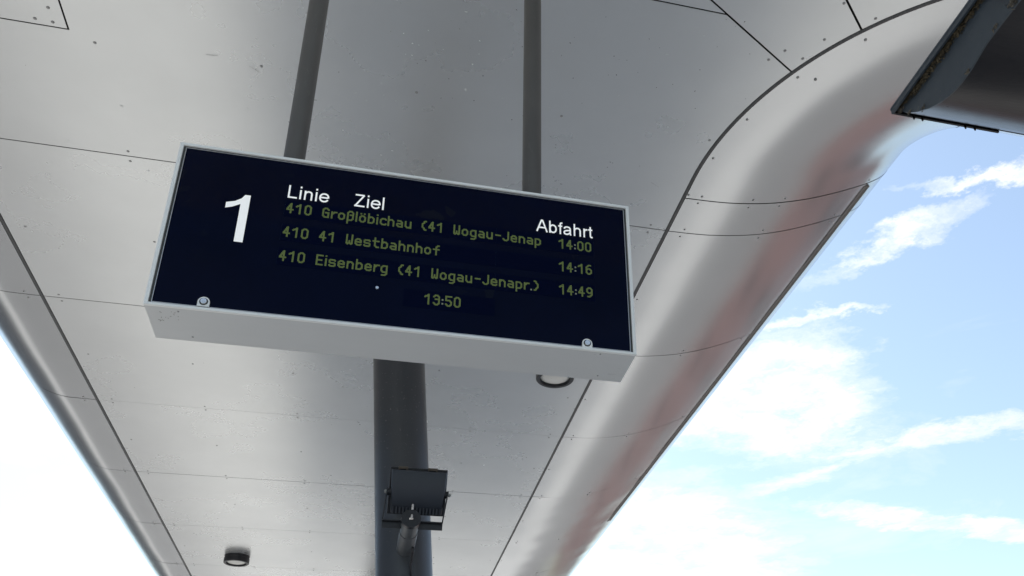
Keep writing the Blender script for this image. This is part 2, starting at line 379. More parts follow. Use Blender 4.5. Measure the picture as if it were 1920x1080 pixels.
# drip rail on the right edge
def prof_at(t):
    for a, b in zip(PR, PR[1:]):
        if a.x <= t <= b.x: return a.lerp(b, (t - a.x) / (b.x - a.x)), (b - a).normalized()
bm = bmesh.new(); q, tt = prof_at(1.19); nn = Vector((tt.y, -tt.x))
sec = [q - tt * .036 + nn * .000, q - tt * .036 + nn * .005, q - tt * .004 + nn * .006, q - tt * .002 + nn * .013, q + tt * .006 + nn * .013, q + tt * .006 + nn * .000]
r0 = [bm.verts.new(V(XR + s.x, 3.595, H + s.y)) for s in sec]; r1 = [bm.verts.new(V(XR + s.x, 9.54, H + s.y)) for s in sec]
for k in range(len(sec)): bm.faces.new((r0[k], r0[(k + 1) % 6], r1[(k + 1) % 6], r1[k]))
bm.faces.new(r0); bm.faces.new(r1[::-1]); from_bm('drip_rail', bm, MT['rail'], canopy)

# rivets
bm = bmesh.new(); lathe(bm, [(.0001, -.0036), (.003, -.0034), (.0055, -.0026), (.0068, -.001), (.007, .001)], (0, 0, 0), 10)
bmesh.ops.recalc_face_normals(bm, faces=bm.faces); rme = bpy.data.meshes.new('rivet'); bm.to_mesh(rme); bm.free(); rme.materials.append(MT['rivet'])
for p in rme.polygons: p.use_smooth = True
def rivet(x, y, z=H, n=None):
    o = bpy.data.objects.new('rivet', rme); COL.objects.link(o); o.location = V(x + random.uniform(-.004, .004), y + random.uniform(-.004, .004), z)
    if n: o.rotation_euler = Vector(n).to_track_quat('-Z', 'Y').to_euler()
    o.parent = canopy
GX = [-2.003, -1.340, -.658, .021, .711, 1.379]
rows = [(3.128, 0)] + [(3.86 + 1.42 * k, 1) for k in range(6)] + [(3.86 + 1.42 * k + .71, 0) for k in range(6)]
for y, pair in rows:
    for x in GX:
        if y < 3.2 and x < -1.6: continue
        if y < 3.2 and x < -1.3: y_ = 3.149
        else: y_ = y
        if y < 3.2 and x > 1.3: continue
        if pair: rivet(x, y - .034); rivet(x, y + .034)
        else: rivet(x, y_)
for p in [(-1.552, 3.073), (-1.483, 3.071), (-1.484, 3.004), (1.584 + .02, 2.531), (1.554, 2.596), (1.743, 2.245)]: rivet(*p)
def on_roll(prof, base, sx, t, y):
    for a, b in zip(prof, prof[1:]):
        if a.x <= t < b.x:
            q = a.lerp(b, (t - a.x) / (b.x - a.x)); d = (b - a).normalized(); nrm = (sx * d.y, 0, -d.x)
            rivet(base + sx * t, y, H + q.y, nrm); return
for y in [YS[k] for k in range(6)]:
    for t in (.095, .587, 1.09):
        for d in (-.034, .034): on_roll(PR, XR, 1, t, y + d - (.0 if t < .2 else .0))
    for t in (.09,):
        for d in (-.034, .034): on_roll(PLf, XL, -1, t, y + d)
for d in (-.03, .03):
    for t in (.095, .40, .587 if d > 0 else .6, 1.17): on_roll(PR, XR, 1, t, 3.57 + d)
for y in [YS[k] + .71 for k in range(5)]: on_roll(PR, XR, 1, .035, y)
for p in [(1.727, 2.661), (1.603, 2.958), (1.533, 3.246), (1.815, 2.654), (1.93, 2.400), (1.507, 3.542)]:
    d = math.hypot(p[0] - CX, p[1] - CY); rivet(p[0], p[1], H + .0005)
for p in [(1.780, 2.440), (1.500, 3.13)]: rivet(p[0] - .03, p[1], H)
for a in (212, 224): 
    x, y = rad_pt(a, CR + .035); rivet(x, y)
def in_flat(x, y):
    if y < c1[1] or not XL + .03 < x: return False
    return x < XR - .03 if y > CY else (CX - x) ** 2 + (CY - y) ** 2 > (CR + .04) ** 2
def splats(name, n, rmin, rmax, m, centre=None, ymax=7.5):
    bm = bmesh.new(); k = 0
    while k < n:
        if centre and random.random() < .75: x, y = random.gauss(centre[0], .55), random.gauss(centre[1], .42)
        else: x, y = random.uniform(-2.1, 1.48), random.uniform(2.5, ymax)
        if not in_flat(x, y): continue
        k += 1; r_ = random.uniform(rmin, rmax); el = random.uniform(1, 2.2); a0 = random.uniform(0, 3)
        vs_ = []
        for q in range(7):
            a = q / 7 * math.tau; rr = r_ * random.uniform(.5, 1.2); px_, py_ = rr * math.cos(a) * el, rr * math.sin(a)
            vs_.append(bm.verts.new(V(x + px_ * math.cos(a0) - py_ * math.sin(a0), y + px_ * math.sin(a0) + py_ * math.cos(a0), H - .0011)))
        bm.faces.new(vs_)
    me = bpy.data.meshes.new(name); bm.to_mesh(me); bm.free(); tag(link(name, me, m, canopy), kind='stuff')
splats('lime_spots', 110, .0015, .0052, MT['lime'], (.1, 3.05), 5)
splats('dirt_specks', 90, .0010, .0030, MT['dirt'], (.6, 2.7), 8)
for (x, y, l, a) in ((-.69, 3.150, .045, .6), (-.86, 3.11, .05, -.1), (1.30, 3.5, .06, .5)):
    bm = bmesh.new(); u_ = Vector((math.cos(a), math.sin(a), 0)); w_ = Vector((-u_.y, u_.x, 0)); p = V(x, y, H - .0011); n = 9
    t_ = [bm.verts.new(p + u_ * l * (q / n - .5) + w_ * random.uniform(.0004, .0016)) for q in range(n + 1)]; b_ = [bm.verts.new(p + u_ * l * (q / n - .5) - w_ * random.uniform(.0002, .0014)) for q in range(n + 1)]
    for q in range(n): bm.faces.new((t_[q], b_[q], b_[q + 1], t_[q + 1]))
    me = bpy.data.meshes.new('scuff_mark'); bm.to_mesh(me); bm.free(); link('scuff_mark', me, MT['scuff'], canopy)
reparent(canopy)

# ------------------------------------------------------------------ leaning column
column = thing('support_column', (.473, 5.2, 0), 'thick anthracite tubular column leaning slightly, rising behind the display board', 'column')
bm = bmesh.new(); ctop = V(.047, 5.2, 3.2); cbot = V(.473, 5.2, -1.6); cyl(bm, cbot, ctop, .164, seg=64)
from_bm('shaft', bm, MT['col'], column, True, 40)
bm = bmesh.new(); cyl(bm, V(.050, 5.2, 3.165), V(.047, 5.2, 3.199), .176, seg=64); from_bm('top_collar', bm, MT['col'], column, True, 40)
bm = bmesh.new(); cyl(bm, V(.474, 5.2, -1.595), V(.472, 5.2, -1.57), .26, seg=48); from_bm('base_plate', bm, MT['col'], column, True, 40)
reparent(column)
far_column = thing('support_column', (.473, 14.2, 0), 'second anthracite column added out of view along the canopy, mirrored in the far ceiling sheets', 'column')  # unseen shaft, added for its streak in the ceiling sheets
bm = bmesh.new(); cyl(bm, V(.473, 14.2, -1.6), V(.047, 14.2, 3.2), .164, seg=48); from_bm('shaft', bm, MT['col'], far_column, True, 40)
bm = bmesh.new(); cyl(bm, V(.474, 14.2, -1.595), V(.472, 14.2, -1.57), .26, seg=48); from_bm('base_plate', bm, MT['col'], far_column, True, 40); reparent(far_column)
def colx(z): return .047 + (.473 - .047) * (3.2 - z) / 4.8

# ------------------------------------------------------------------ departure display
D = 1.8; BX0, BX1, BZ0, BZ1 = -.5215, .5870, 1.0965, 1.5570; BY0, BY1 = D + .004, D + .142
sign = thing('departure_display', V(.033, D + .07, BZ0), 'long white-framed departure board with dark navy screen hanging from two rods', 'departure board')
bm = bmesh.new(); th = .003
box(bm, V(BX0, BY0, BZ0), V(BX1, BY1, BZ0 + th)); from_bm('bottom_panel', bm, MT['case'], sign)
bm = bmesh.new(); box(bm, V(BX0, BY0, BZ1 - th), V(BX1, BY1, BZ1)); from_bm('top_panel', bm, MT['case'], sign)
bm = bmesh.new(); box(bm, V(BX0, BY0, BZ0 + th), V(BX0 + th, BY1, BZ1 - th)); from_bm('side_panel', bm, MT['case'], sign)
bm = bmesh.new(); box(bm, V(BX1 - th, BY0, BZ0 + th), V(BX1, BY1, BZ1 - th)); from_bm('side_panel', bm, MT['case'], sign)
bm = bmesh.new(); box(bm, V(BX0 + th, BY1 - th, BZ0 + th), V(BX1 - th, BY1, BZ1 - th)); from_bm('back_panel', bm, MT['case'], sign)
def ring(bm, x0, x1, z0, z1, wl, wr, wb, wt, y0, y1, bev=0.0):
    o = [(x0, z0), (x1, z0), (x1, z1), (x0, z1)]; i = [(x0 + wl, z0 + wb), (x1 - wr, z0 + wb), (x1 - wr, z1 - wt), (x0 + wl, z1 - wt)]
    of = [bm.verts.new(V(x, y0, z)) for x, z in o]; inf = [bm.verts.new(V(x, y0, z)) for x, z in i]
    ob = [bm.verts.new(V(x, y1, z)) for x, z in o]; inb = [bm.verts.new(V(x, y1, z)) for x, z in i]
    for k in range(4):
        j = (k + 1) % 4
        bm.faces.new((of[k], of[j], inf[j], inf[k])); bm.faces.new((ob[j], ob[k], inb[k], inb[j]))
        bm.faces.new((of[j], of[k], ob[k], ob[j])); bm.faces.new((inf[k], inf[j], inb[j], inb[k]))
    if bev: bmesh.ops.bevel(bm, geom=[e for e in bm.edges], offset=bev, segments=1, affect='EDGES')
bm = bmesh.new(); ring(bm, BX0 - .001, BX1 + .001, BZ0 - .001, BZ1 - .0035, .0085, .0085, .0065, .0075, D - .004, D + .0038, .0006)
from_bm('front_frame', bm, MT['trim'], sign)
bm = bmesh.new(); ring(bm, BX0 + .0078, BX1 - .0078, BZ0 + .0058, BZ1 - .0113, .0050, .0050, .0020, .0034, D + .0005, D + .004)
from_bm('rubber_seal', bm, MT['gasket'], sign)
bm = bmesh.new(); ring(bm, BX0 + .0130, BX1 - .0130, BZ0 + .0080, BZ1 - .0148, .0011, .0011, .0011, .0011, D - .0008, D + .004)
from_bm('glazing_bead', bm, MT['bead'], sign)
gx0, gx1, gz0, gz1 = BX0 + .0144, BX1 - .0144, BZ0 + .0094, BZ1 - .0162
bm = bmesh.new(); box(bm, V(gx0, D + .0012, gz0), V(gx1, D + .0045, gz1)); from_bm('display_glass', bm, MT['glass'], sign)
bm = bmesh.new(); box(bm, V(BX0 + .002, D + .010, BZ1 + .0008), V(BX1 - .002, BY1 + .002, BZ1 + .0028)); from_bm('lid', bm, MT['gasket'], sign)

GY = D + .0012                               # front of the glass
# lcd row windows
def quad(bm, x0, x1, z0, z1, y, dep=.0003):
    box(bm, V(x0, y - dep, z0), V(x1, y, z1))
rowsz = [1.3895, 1.3200, 1.2510, 1.1765]
for k, z in enumerate(rowsz):
    bm = bmesh.new()
    if k < 3: quad(bm, -.2685, .4895, z - .0115, z + .0375, GY)
    else: quad(bm, .022, .238, z - .0115, z + .0375, GY)
    from_bm('lcd_row', bm, MT['module'], sign)
bm = bmesh.new()
for k in range(3):
    for x in (-.2685, .0075 + .0 * k, .2375, .4895): quad(bm, x - .0005, x + .0003, rowsz[k] - .0115, rowsz[k] + .0375, GY - .0003, .0001)
tag(from_bm('lcd_joint', bm, MT['module_edge'], sign))
# pixel letters: strokes on a grid stamped with a 2 x 2 dot brush
O_ = [(2, 0), (4, 0), (6, 2), (6, 6), (4, 8), (2, 8), (0, 6), (0, 2), (2, 0)]
G = {
 '0': (10, [[(2, 0), (4, 0), (6, 2), (6, 10), (4, 12), (2, 12), (0, 10), (0, 2), (2, 0)]]),
 '1': (10, [[(4, 0), (4, 12), (0, 9)]]),
 '4': (10, [[(4, 0), (4, 12), (0, 5), (0, 4), (6, 4)]]),
 '3': (10, [[(0, 10), (2, 12), (4, 12), (6, 10), (6, 8), (5, 7), (2, 7)], [(5, 7), (6, 6), (6, 2), (4, 0), (2, 0), (0, 2)]]),
 '5': (10, [[(6, 12), (0, 12), (0, 7), (4, 7), (6, 5), (6, 2), (4, 0), (2, 0), (0, 2)]]),
 '6': (10, [[(5, 12), (3, 12), (0, 9), (0, 2), (2, 0), (4, 0), (6, 2), (6, 5), (4, 7), (2, 7), (0, 5)]]),
 '9': (10, [[(1, 0), (3, 0), (6, 3), (6, 10), (4, 12), (2, 12), (0, 10), (0, 7), (2, 5), (4, 5), (6, 7)]]),
 ':': (4, [[(0, 2)], [(0, 7)]]), ' ': (10, []), '.': (4, [[(0, 0)]]),
 'G': (10, [[(6, 10), (4, 12), (2, 12), (0, 10), (0, 2), (2, 0), (6, 0), (6, 6), (3, 6)]]),
 'r': (8, [[(0, 0), (0, 8)], [(0, 5), (3, 8), (5, 8)]]),
 'o': (10, [O_]), 'ö': (10, [O_, [(1, 11)], [(5, 11)]]),
 'ß': (10, [[(0, -4), (0, 10), (2, 12), (4, 12), (6, 10), (6, 8), (5, 7), (3, 7)], [(5, 7), (6, 5), (6, 2), (4, 0), (2, 0)]]),
 'l': (4, [[(0, 0), (0, 12)]]), 'i': (4, [[(0, 0), (0, 8)], [(0, 12)]]),
 'b': (10, [[(0, 0), (0, 12)], [(0, 6), (2, 8), (4, 8), (6, 6), (6, 2), (4, 0), (0, 0)]]),
 'c': (9, [[(6, 7), (5, 8), (2, 8), (0, 6), (0, 2), (2, 0), (5, 0), (6, 1)]]),
 'h': (10, [[(0, 0), (0, 12)], [(0, 6), (2, 8), (4, 8), (6, 6), (6, 0)]]),
 'n': (10, [[(0, 0), (0, 8)], [(0, 6), (2, 8), (4, 8), (6, 6), (6, 0)]]),
 'a': (10, [[(1, 8), (4, 8), (6, 6), (6, 0), (2, 0), (0, 2), (0, 3), (2, 4), (6, 4)]]),
 'u': (10, [[(0, 8), (0, 2), (2, 0), (4, 0), (6, 2)], [(6, 8), (6, 0)]]),
 '(': (8, [[(4, 12), (3, 12), (0, 8), (0, 4), (3, 0), (4, 0)]]),
 ')': (8, [[(0, 12), (1, 12), (4, 8), (4, 4), (1, 0), (0, 0)]]),
 'W': (10, [[(0, 12), (0, 1), (1, 0), (3, 2), (3, 4)], [(3, 2), (5, 0), (6, 1), (6, 12)]]),
 'g': (10, [[(6, 8), (6, -2), (4, -4), (1, -4)], [(6, 8), (2, 8), (0, 6), (0, 2), (2, 0), (6, 0)]]),
 '-': (10, [[(1, 6), (6, 6)]]),
 'J': (10, [[(6, 12), (6, 2), (4, 0), (2, 0), (0, 2)]]),
 'e': (10, [[(6, 1), (5, 0), (2, 0), (0, 2), (0, 6), (2, 8), (4, 8), (6, 6), (6, 4), (0, 4)]]),
 'p': (10, [[(0, -4), (0, 8), (4, 8), (6, 6), (6, 2), (4, 0), (0, 0)]]),
 'E': (10, [[(6, 12), (0, 12), (0, 0), (6, 0)], [(0, 6), (5, 6)]]),
 's': (10, [[(6, 7), (5, 8), (1, 8), (0, 7), (0, 5), (1, 4), (5, 4), (6, 3), (6, 1), (5, 0), (1, 0), (0, 1)]]),
 't': (10, [[(2, 12), (2, 2), (4, 0), (6, 0)], [(0, 8), (6, 8)]]),
 'f': (10, [[(3, 0), (3, 10), (5, 12), (6, 12)], [(0, 7), (6, 7)]]),
}
PX, PZ = .002045, .00216
def dots(text, only=None):
    out = {}; x = 0
    for ch in text:
        adv, st = G[ch]
        if only is None or (ch in only[1]) == only[0]:
            for s in st:
                pts = []
                if len(s) == 1: pts = s
                for (ax, ay), (bx, by) in zip(s, s[1:]):
                    n = max(abs(bx - ax), abs(by - ay), 1)
                    pts += [(round(ax + (bx - ax) * k / n), round(ay + (by - ay) * k / n)) for k in range(n + 1)]
                for (px_, py_) in pts:
                    for dx in (0, 1):
                        for dy in (0, 1): out[(x + px_ + dx, py_ + dy)] = 1
        x += adv
    return out
def lcd_text(text, x0, zb, m='lcd', only=None):
    d = dots(text, only)
    if not d: return
    bm = bmesh.new(); g = .00018
    for (i, j) in d:                         # each dot its own little cell, joined per line
        a = V(x0 + i * PX + g / 2, GY - .0005, zb + j * PZ + g / 2); w = PX - g; h = PZ - g
        bm.faces.new([bm.verts.new(a), bm.verts.new(a + Vector((w, 0, 0))), bm.verts.new(a + Vector((w, 0, h))), bm.verts.new(a + Vector((0, 0, h)))])
    me = bpy.data.meshes.new('lcd_text'); bm.to_mesh(me); bm.free(); o = link('lcd_text', me, MT[m], sign)
for k, (t, tm) in enumerate([('410 Großlöbichau (41 Wogau-Jenap', '14:00'), ('410 41 Westbahnhof', '14:16'), ('410 Eisenberg (41 Wogau-Jenapr.)', '14:49')]):
    lcd_text(t, -.2645, rowsz[k], only=(False, '.')); lcd_text(t, -.2645, rowsz[k], 'lcd_grey', (True, '.'))
    lcd_text(tm, .3965, rowsz[k] - (.0 if k < 1 else .001), only=(False, ':')); lcd_text(tm, .3965, rowsz[k] - .001, 'lcd_grey', (True, ':'))
lcd_text('13:50', .0705, rowsz[3], only=(False, ':')); lcd_text('13:50', .0705, rowsz[3], 'lcd_grey', (True, ':'))

ARCH = [(.16, .40), (.185, .52), (.26, .62), (.38, .66), (.50, .645), (.585, .58), (.615, .46), (.615, 0)]
LET = {
 'L': (.80, [[(.17, 1), (.17, .066), (.74, .066)]]), 'i': (.31, [[(.155, 0), (.155, .725)], [(.155, .86), (.155, 1)]]),
 'n': (.777, [[(.16, 0), (.16, .725)], ARCH]), 'h': (.777, [[(.16, 0), (.16, 1)], ARCH]), 'l': (.31, [[(.155, 0), (.155, 1)]]),
 'e': (.777, [[(.67, .37), (.12, .37)], [(.69, .34), (.675, .48), (.61, .595), (.51, .65), (.39, .665), (.27, .64), (.175, .57), (.12, .46), (.11, .36), (.12, .25), (.175, .145), (.275, .08), (.395, .06), (.51, .08), (.60, .135), (.66, .22)]]),
 'Z': (.853, [[(.08, .935), (.72, .935)], [(.71, .95), (.12, .05)], [(.06, .066), (.79, .066)]]),
 'A': (.93, [[(.065, 0), (.435, .97)], [(.495, .97), (.865, 0)], [(.22, .345), (.71, .345)], [(.38, .94), (.55, .94)]]),
 'b': (.777, [[(.155, 0), (.155, 1)], [(.16, .36), (.18, .50), (.25, .61), (.38, .665), (.50, .64), (.59, .56), (.635, .45), (.64, .36), (.635, .26), (.59, .155), (.50, .08), (.38, .055), (.25, .10), (.18, .21), (.16, .36)]]),
 'f': (.388, [[(.20, 0), (.20, .78), (.215, .87), (.26, .92), (.38, .93)], [(.03, .665), (.36, .665)]]),
 'a': (.777, [[(.12, .50), (.16, .59), (.25, .65), (.37, .665), (.50, .645), (.58, .58), (.60, .48), (.60, .15), (.62, .06), (.65, 0)], [(.60, .415), (.50, .385), (.33, .36), (.20, .32), (.13, .25), (.12, .17), (.16, .09), (.27, .055), (.39, .07), (.50, .12), (.58, .21)]]),
 'r': (.46, [[(.16, 0), (.16, .725)], [(.16, .38), (.185, .53), (.25, .62), (.34, .65), (.43, .635)]]),
 't': (.388, [[(.195, .92), (.195, .17), (.215, .09), (.27, .06), (.37, .065)], [(.03, .665), (.36, .665)]]),
}
def word(text, x0, x1, zb, cap, w=.122):
    adv = 0; strokes = []
    for ch in text:
        a, st = LET[ch]
        for q in st: strokes.append([Vector((adv + x, y)) for x, y in q])
        adv += a
    mn = min(p.x for q in strokes for p in q) - .06; mx = max(p.x for q in strokes for p in q) + .06; k = (x1 - x0) / (mx - mn)
    vs = []; fs = []
    for si, q in enumerate(strokes):
        y = GY - .0004 - .00005 * (si % 6); base = len(vs)
        for i, p in enumerate(q):
            a = (q[i] - q[i - 1]).normalized() if i else None; b = (q[i + 1] - q[i]).normalized() if i < len(q) - 1 else None
            a = a or b; b = b or a; t = (a + b).normalized(); n = Vector((-t.y, t.x)); l = w / 2 / max(n.dot(Vector((-a.y, a.x))), .5)
            for s_ in (1, -1):
                c = p + n * l * s_; vs.append(V(x0 + (c.x - mn) * k, y, zb + c.y * cap))
        for i in range(len(q) - 1): fs.append((base + 2 * i, base + 2 * i + 1, base + 2 * i + 3, base + 2 * i + 2))
    return pyd('lettering', vs, fs, MT['white'], sign)
word('Linie', -.266, -.171, 1.4345, .0385); word('Ziel', -.1135, -.0415, 1.4355, .0385); word('Abfahrt', .3385, .4890, 1.4345, .0385)
# the large platform digit
one = [(-.3668, 1.2890), (-.3475, 1.2890), (-.3475, 1.4255), (-.3600, 1.4255), (-.3665, 1.4140), (-.3800, 1.4040), (-.3985, 1.3980), (-.3985, 1.3815), (-.3835, 1.3870), (-.3668, 1.3975)]
bm = bmesh.new(); bm.faces.new([bm.verts.new(V(x, GY - .0006, z)) for x, z in one]); bmesh.ops.triangulate(bm, faces=bm.faces)
me = bpy.data.meshes.new('platform_digit'); bm.to_mesh(me); bm.free(); link('platform_digit', me, MT['white'], sign)
# locks, screw
for x, z in ((-.4035, 1.1165), (.4640, 1.1140)):
    bm = bmesh.new()
    ol = [(x + .0125 * math.cos(R(a)), z + .0125 * math.sin(R(a))) for a in range(0, 181, 12)] + [(x - .0125, z - .012), (x + .0125, z - .012)]
    f = bm.faces.new([bm.verts.new(V(a, GY - .0045, b)) for a, b in ol]); r = bmesh.ops.extrude_face_region(bm, geom=[f])
    for g in r['geom']:
        if isinstance(g, bmesh.types.BMVert): g.co.y += .0045
    lug = from_bm('lock_lug', bm, MT['trim'], sign)
    bm = bmesh.new(); cyl(bm, V(x, GY - .0045, z), V(x, GY - .0052, z), .0092, seg=24); from_bm('lock_gap', bm, MT['gasket'], lug)
    bm = bmesh.new(); cyl(bm, V(x, GY - .005, z), V(x, GY - .0085, z), .0072, .0062, seg=24)
    for a in range(0, 360, 60):
        c = V(x + .0028 * math.cos(R(a)), GY - .0087, z + .0028 * math.sin(R(a))); cyl(bm, c, c + Vector((0, -.0006, 0)), .0012, seg=6)
    from_bm('lock_barrel', bm, MT['chrome'], lug, True, 30)
bm = bmesh.new(); cyl(bm, V(-.039, GY, 1.207), V(-.039, GY - .002, 1.207), .0044, .0036, seg=16); from_bm('screw', bm, MT['chrome'], sign, True, 30)
for x, y in ((-.455, D + .016), (-.44, D + .122), (.5, D + .012), (.52, D + .118)):
    bm = bmesh.new(); cyl(bm, V(x, y, BZ0 - .0012), V(x, y, BZ0 + .001), .0022, seg=10); from_bm('casing_screw', bm, MT['rivet'], sign, True)
bm = bmesh.new()
for k in range(14):
    x = -.505 + .05 * random.random(); y = D + .02 + .045 * random.random(); a = random.uniform(0, 6.28); l = random.uniform(.001, .006)
    cyl(bm, V(x, y, BZ0 - .0002), V(x + l * math.cos(a), y + l * math.sin(a), BZ0 - .0002), .0004, seg=4)
tag(from_bm('dirt_marks', bm, MT['moss'], sign), kind='stuff')
RY = D + .075
for x in (-.2755, .3400):
    bm = bmesh.new(); cyl(bm, V(x, RY, BZ1), V(x, RY, H - .001), .0262, seg=40); rod = from_bm('hanging_rod', bm, MT['rod'], sign, True, 40)
    bm = bmesh.new(); cyl(bm, V(x, RY, BZ1 + .003), V(x, RY, BZ1 + .008), .036, seg=32); from_bm('rod_flange', bm, MT['rod'], rod, True, 40)
    bm = bmesh.new(); cyl(bm, V(x, RY, H - .012), V(x, RY, H - .0005), .055, seg=32); from_bm('ceiling_flange', bm, MT['rod'], rod, True, 40)
reparent(sign)
for o in list(bpy.data.objects):
    if o.parent and o.parent.parent == sign: o.matrix_parent_inverse = (Matrix.Translation(sign.location) @ o.parent.matrix_parent_inverse).inverted() if False else Matrix.Identity(4)

# ------------------------------------------------------------------ round ceiling lights
def ceiling_light(x, y, label):
    t = thing('ceiling_light', V(x, y, H), label, 'ceiling light', 'round ceiling lights on the canopy underside')
    bm = bmesh.new(); hh = .085; ro = .138; ri = .108
    lathe(bm, [(ro - .004, 0), (ro - .004, -.028), (ro, -.030), (ro, -hh + .006), (ro - .006, -hh), (ri + .004, -hh), (ri, -hh + .006), (ri, -hh + .03)], (0, 0, 0), 48)
    from_bm('ring', bm, MT['black'], t, True, 35)
    bm = bmesh.new(); lathe(bm, [(ri, -hh + .024), (ri * .85, -hh + .014), (ri * .5, -hh + .006), (.001, -hh + .003)], (0, 0, 0), 48)
    from_bm('diffuser', bm, MT['diff'], t, True)
    bm = bmesh.new(); lathe(bm, [(ro - .02, .002), (ro - .02, -.004), (ro - .001, -.004), (ro + .001, .002)], (0, 0, 0), 48)
    from_bm('mounting_plate', bm, MT['black'], t, True, 35)
ceiling_light(-1.488, 10.56, 'small black ringed round ceiling light, far left near the canopy edge joint')
ceiling_light(1.188, 5.57, 'black ringed round ceiling light with pale diffuser, half hidden above the board\'s lower right corner')

# ------------------------------------------------------------------ floodlight on the column
fl = thing('floodlight', V(.2, 5.02, 1.62), 'dark square floodlight on a stub pipe, seen from behind in front of the column', 'floodlight')
def FR(p, ang, c):                       # rotate about x around c
    y, z = p[1], p[2]; ca, sa = math.cos(ang), math.sin(ang)
    return V(c[0] + p[0], c[1] + y * ca - z * sa, c[2] + y * sa + z * ca)
FC = (.221, 4.70, 1.835); FA = R(24)
def fbox(bm, a, b, bevel=0.0):
    s = len(bm.verts); box(bm, a, b, bevel)
    bm.verts.ensure_lookup_table()
    for q in list(bm.verts)[s:]: q.co = FR(q.co, FA, FC)
# rim (front frame, faces away and up)
bm = bmesh.new(); fbox(bm, (-.158, .030, -.128), (.158, .052, .132), .004); from_bm('front_rim', bm, MT['black'], fl)
# rear housing, curved and tapering downwards
bm = bmesh.new(); ringsv = []
for k in range(11):
    f = k / 10; z = .118 - .236 * f; w = .150 - .012 * f; d = -.012 - .045 * math.sin(math.pi * min(1, f * .9 + .1)) ** .7
    ringsv.append([bm.verts.new(FR((sx * w, yy, z), FA, FC)) for sx, yy in ((-1, .030), (-1, d + .006), (-.97, d), (.97, d), (1, d + .006), (1, .030))])
for a, b in zip(ringsv, ringsv[1:]):
    for k in range(5): bm.faces.new((a[k], a[k + 1], b[k + 1], b[k]))
bm.faces.new(ringsv[0]); bm.faces.new(ringsv[-1][::-1]); house = from_bm('rear_housing', bm, MT['flood'], fl, True, 40)
for k in range(15):
    x = -.128 + .256 * k / 14; bm = bmesh.new(); fbox(bm, (x - .0045, -.040, -.1185), (x + .0045, .0, -.084), 0); from_bm('cooling_fin', bm, MT['flood'], fl)
for x in (-.088, .074):
    bm = bmesh.new(); fbox(bm, (x - .026, .010, .130), (x + .026, .046, .137)); fbox(bm, (x - .026, .004, .118), (x - .018, .030, .1375)); fbox(bm, (x + .018, .004, .118), (x + .026, .030, .1375)); fbox(bm, (x - .026, .002, .124), (x + .026, .008, .137))
    from_bm('clip', bm, MT['clip'], fl)
# U bracket
bx0, bx1, bzb, bzt = .043, .342, 1.655, 1.815; by = 4.69
def bar(p, q, w, t, m='black', nm='bracket'): pass
bm = bmesh.new(); s = .022
box(bm, V(bx0, by - s, bzb - .003), V(bx1 + .02, by + s, bzb + .003))
def slab(bm, a, b, hw, th):                # flat bar between two points in the xz plane, width along y
    a, b = Vector(a), Vector(b); d = (b - a).normalized(); n = Vector((d.z, 0, -d.x)) * th / 2; w = Vector((0, hw, 0))
    q = [bm.verts.new(p + i * n + j * w) for p in (a, b) for i, j in ((-1, -1), (1, -1), (1, 1), (-1, 1))]
    for f in ((0, 1, 2, 3), (7, 6, 5, 4), (0, 4, 5, 1), (1, 5, 6, 2), (2, 6, 7, 3), (3, 7, 4, 0)): bm.faces.new([q[i] for i in f])
slab(bm, V(bx0, by, bzb), V(.056, by, 1.84), s, .006); slab(bm, V(bx1 + .02, by, bzb), V(.386, by, 1.84), s, .006)
box(bm, V(bx0 - .002, by - .0025, bzb - .038), V(bx1 + .022, by + .0025, bzb + .004))
from_bm('bracket', bm, MT['black'], fl)
for x, sg in ((.054, -1), (.388, 1)):
    bm = bmesh.new(); cyl(bm, V(x, by, 1.825), V(x + sg * .012, by, 1.825), .011, seg=6); cyl(bm, V(x, by, 1.825), V(x + sg * .015, by, 1.825), .006, seg=12); from_bm('pivot_bolt', bm, MT['rivet'], fl, False)
    bm = bmesh.new(); cyl(bm, V(x - sg * .03, by, 1.825), V(x - sg * .003, by, 1.825), .02, seg=20); from_bm('pivot_boss', bm, MT['black'], fl, True, 40)
# stub pipe from the column with collar, black cap, bolt
pa, pb = V(colx(1.62) , 5.06, 1.620), V(.190, 4.60, 1.640); dd = (pb - pa).normalized()
bm = bmesh.new(); cyl(bm, pa, pb - dd * .17, .051, seg=36); from_bm('stub_pipe', bm, MT['galv'], fl, True, 40)
bm = bmesh.new(); cyl(bm, pb - dd * .172, pb - dd * .008, .048, seg=36); from_bm('pipe_sleeve', bm, MT['galv'], fl, True, 40)
bm = bmesh.new(); cyl(bm, pb - dd * .012, pb + dd * .012, .0525, .051, seg=36); from_bm('pipe_cap', bm, MT['black'], fl, True, 40)
bm = bmesh.new(); cyl(bm, pb + dd * .01 + Vector((0, 0, -.004)), pb + dd * .014 + Vector((0, 0, .004)), .012, seg=6)
cyl(bm, pb + dd * .012 + Vector((.002, 0, 0)), V(.196, 4.62, 1.73), .0075, seg=14); from_bm('mounting_bolt', bm, MT['chrome'], fl, True, 40)
bm = bmesh.new(); c0 = V(.213, 4.93, 1.572); cp = []
for k in range(40):
    f = k / 39; z = 1.575 - f * 1.1; zz = 1.575 - .02 * f
    x = colx(z) + .018 + .010 * math.sin(f * 17); y = 5.022 - .03 * max(0, 1 - f * 9) + .004 * math.sin(f * 23); cp.append(V(x, y, z))
tube(bm, [V(.225, 4.90, 1.580), V(.228, 4.95, 1.572), V(.226, 4.985, 1.560)] + cp[2:], .0065, 8); from_bm('cable', bm, MT['black'], fl, True)
reparent(fl)

